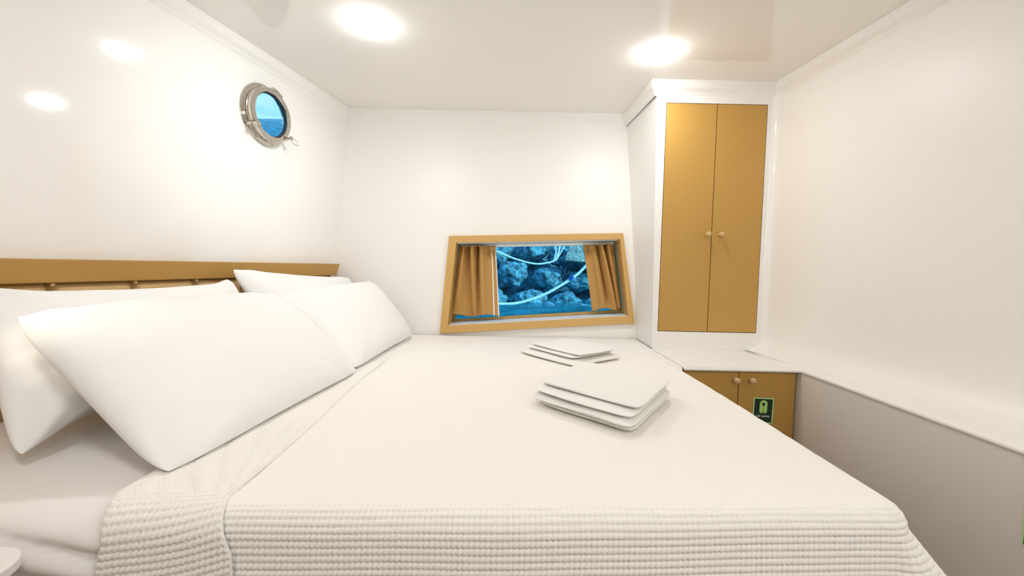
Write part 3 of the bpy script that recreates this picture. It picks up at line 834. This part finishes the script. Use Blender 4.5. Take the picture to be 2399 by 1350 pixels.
# rocky slope behind
nu, nv = 130, 90
u, v = np.meshgrid(np.linspace(-4, 6, nu), np.linspace(0, 1, nv), indexing='ij')
P = np.zeros((nu, nv, 3))
for i in range(nu):
    for j in range(nv):
        x = u[i, j]; z = -.3 + 5 * v[i, j]; p = V((x, z, 3.0))
        d = noise.noise(p * .9) * .5 + noise.noise(p * 2.2) * .35 + noise.noise(p * 5) * .16
        P[i, j] = (x, 8.55 + (.85 * z if z < 1.7 else 1.445 + .35 * (z - 1.7)) - d * .7, z)
o = np_mesh('rock_cliff', P.reshape(-1, 3), nu, nv, M['cliff'])
props(o, 'dark rocky slope rising behind the boulders outside the window', 'cliff', kind='structure')
bm = BM(); hexa(bm, [(1.02, 8.1, 1.10), (2.0, 8.05, 1.06), (2.2, 8.75, 1.12), (1.1, 8.75, 1.10), (1.16, 8.2, 1.62), (2.0, 8.15, 1.75), (2.2, 8.75, 1.8), (1.25, 8.75, 1.62)], .03)
bmesh.ops.subdivide_edges(bm, edges=bm.edges, cuts=4, use_grid_fill=True)
for vtx in bm.verts: vtx.co += V((0, .03 * math.sin(vtx.co.z * 60), 0)) + V((noise.noise(vtx.co * 4), noise.noise(vtx.co * 4 + V((9, 0, 0))), noise.noise(vtx.co * 4 + V((0, 9, 0))))) * .04
props(link('stone_slab', bm, M['slab']), 'pale layered stone slab above the boulders near the right curtain', 'rock')
# sea: flat round the hull, rising to a long swell on the port side
xs = np.concatenate([np.linspace(-60, -6, 60), np.linspace(-5.6, 8, 60)]); ysg = np.concatenate([np.linspace(-20, 2, 12), np.linspace(2.3, 10, 60), np.linspace(11, 90, 40)])
X, Y = np.meshgrid(xs, ysg, indexing='ij')
dist = Y * 1.0
rise = np.clip((Y - 14) / 24, 0, 1); Z = WZ + (13.5 - WZ) * rise * rise * (3 - 2 * rise) * np.clip((-X - 2) / 6, 0, 1)
Z += .03 * vnoise(X, Y, 2, 3) * np.clip(1 - dist / 60, 0, 1)
SP = np.stack([X, Y, Z], -1)
i1 = int(np.searchsorted(xs, -2.2)); j1 = int(np.searchsorted(ysg, 2.9))
A_ = SP[:i1 + 1]; B_ = SP[i1:, j1:]        # open water beside and behind the hull, none inside it
o = np_mesh('sea', A_.reshape(-1, 3), A_.shape[0], A_.shape[1], M['sea'], extra=[(B_.reshape(-1, 3), B_.shape[0], B_.shape[1], B_[..., :2].reshape(-1, 2))])
props(o, 'blue-green sea seen through the porthole and below the window', 'sea', kind='structure')
bm = BM(); box(bm, -4, 6, 6.5, 10.5, -.3, .12)
props(link('seabed', bm, M['cliff']), 'sea floor beneath the boulders, hidden under the water', 'seabed', kind='structure')
# mooring ropes hung outside the window
def smooth_path(pts, n=40):
    pts = [V(p) for p in pts]; out = []
    for i in range(len(pts) - 1):
        p0, p1, p2, p3 = pts[max(i - 1, 0)], pts[i], pts[i + 1], pts[min(i + 2, len(pts) - 1)]
        for k in range(n):
            t = k / n
            out.append(.5 * ((2 * p1) + (p2 - p0) * t + (2 * p0 - 5 * p1 + 4 * p2 - p3) * t * t + (3 * p1 - p0 - 3 * p2 + p3) * t ** 3))
    out.append(pts[-1]); return out
rp = thing('rope', (.2, 3.3, .69), 'thick white rope sagging low across the window view', 'rope', 'ropes outside the window')
bm = BM(); tube(bm, smooth_path([(-.55, 3.3, .80), (-.25, 3.3, .71), (-.116, 3.3, .697), (.03, 3.3, .703), (.176, 3.3, .744), (.30, 3.3, .80), (.414, 3.3, .870), (.50, 3.3, .93), (.568, 3.3, .994), (.75, 3.3, 1.2)]), .0115, 10)
link('rope_strand', bm, M['rope'], rp, smooth=True)
bm = BM(); tube(bm, smooth_path([(.462, 3.295, .905), (.475, 3.29, .917), (.49, 3.29, .93)]), .0135, 10); k_ = link('cord_binding', bm, M['cord'], rp, smooth=True, label='blue cord binding')
rp2 = thing('rope', (.15, 3.3, 1.02), 'thin white rope hanging across the upper window view to a hook', 'rope', 'ropes outside the window')
bm = BM(); tube(bm, smooth_path([(-.6, 3.3, 1.30), (-.35, 3.3, 1.20), (-.124, 3.3, 1.116), (.02, 3.3, 1.062), (.169, 3.3, 1.027), (.27, 3.3, 1.033), (.34, 3.3, 1.058), (.36, 3.3, 1.10), (.375, 3.3, 1.18), (.39, 3.3, 1.5)]), .0075, 10)
link('rope_strand', bm, M['rope'], rp2, smooth=True)
bm = BM(); tube(bm, smooth_path([(.33, 3.3, 1.045), (.345, 3.3, 1.12), (.34, 3.3, 1.2), (.335, 3.3, 1.5)]), .006, 8); tube(bm, smooth_path([(.35, 3.3, 1.06), (.39, 3.3, 1.13), (.43, 3.3, 1.22), (.5, 3.3, 1.5)]), .005, 8)
link('hanging_line', bm, M['rope'], rp2, smooth=True)

# ------------------------------------------------------------------ sky and sun
w = bpy.data.worlds.new('sky'); sc.world = w; w.use_nodes = True; nt = w.node_tree; nt.nodes.clear()
ow = nt.nodes.new('ShaderNodeOutputWorld'); bg = nt.nodes.new('ShaderNodeBackground'); nt.links.new(bg.outputs[0], ow.inputs[0])
tc = nt.nodes.new('ShaderNodeTexCoord'); mp = nt.nodes.new('ShaderNodeMapping'); mp.inputs['Scale'].default_value = (2.2, 2.2, 7)
nt.links.new(tc.outputs['Generated'], mp.inputs[0])
nz = nt.nodes.new('ShaderNodeTexNoise'); nz.inputs['Scale'].default_value = 2.3; nz.inputs['Detail'].default_value = 6
nt.links.new(mp.outputs[0], nz.inputs['Vector'])
rm = nt.nodes.new('ShaderNodeValToRGB'); rm.color_ramp.elements[0].position = .44; rm.color_ramp.elements[1].position = .62
nt.links.new(nz.outputs['Fac'], rm.inputs[0])
sx = nt.nodes.new('ShaderNodeSeparateXYZ'); nt.links.new(tc.outputs['Generated'], sx.inputs[0])
gr = nt.nodes.new('ShaderNodeValToRGB'); gr.color_ramp.elements[0].position = .26; gr.color_ramp.elements[0].color = (.50, .80, 1.0, 1)
gr.color_ramp.elements[1].position = .42; gr.color_ramp.elements[1].color = (.12, .42, 1.0, 1); nt.links.new(sx.outputs['Z'], gr.inputs[0])
mxs = nt.nodes.new('ShaderNodeMix'); mxs.data_type = 'RGBA'
nt.links.new(rm.outputs[0], mxs.inputs[0]); nt.links.new(gr.outputs[0], mxs.inputs[6]); mxs.inputs[7].default_value = (.90, .97, 1.05, 1)
nt.links.new(mxs.outputs[2], bg.inputs[0]); bg.inputs[1].default_value = 1.05
sl = bpy.data.lights.new('sun', 'SUN'); sl.energy = 4.5; sl.angle = .02; sl.color = (1, .97, .9)
so = bpy.data.objects.new('sun', sl); COL.objects.link(so); so.rotation_euler = V((-.8, .42, -.45)).to_track_quat('-Z', 'Y').to_euler()

# ------------------------------------------------------------------ camera
cam = bpy.data.cameras.new('camera'); co = bpy.data.objects.new('camera', cam); COL.objects.link(co); sc.camera = co
cam.sensor_fit = 'HORIZONTAL'; cam.sensor_width = 36; cam.lens = 36 * 960 / 2399; cam.clip_start = .01; cam.clip_end = 500
p, r = math.radians(3.0), math.radians(1.2)
fwd = V((0, math.cos(p), -math.sin(p))); up0 = V((0, math.sin(p), math.cos(p))); rt0 = V((1, 0, 0))
rt = rt0 * math.cos(r) + up0 * math.sin(r); upv = up0 * math.cos(r) - rt0 * math.sin(r)
co.matrix_world = Matrix(((rt.x, upv.x, -fwd.x, 0), (rt.y, upv.y, -fwd.y, 0), (rt.z, upv.z, -fwd.z, 1.0), (0, 0, 0, 1)))

# ------------------------------------------------------------------ colour management
sc.view_settings.view_transform = 'Standard'; sc.view_settings.look = 'None'
sc.view_settings.exposure = .23; sc.view_settings.gamma = 1.; sc.view_settings.use_curve_mapping = False
sc.cycles.max_bounces = 9; sc.cycles.diffuse_bounces = 7; sc.cycles.glossy_bounces = 4; sc.cycles.transparent_max_bounces = 10
sc.cycles.use_adaptive_sampling = True; sc.cycles.adaptive_threshold = .08; sc.cycles.caustics_reflective = False; sc.cycles.caustics_refractive = False
sc.cycles.use_denoising = True; sc.cycles.sample_clamp_indirect = 8.
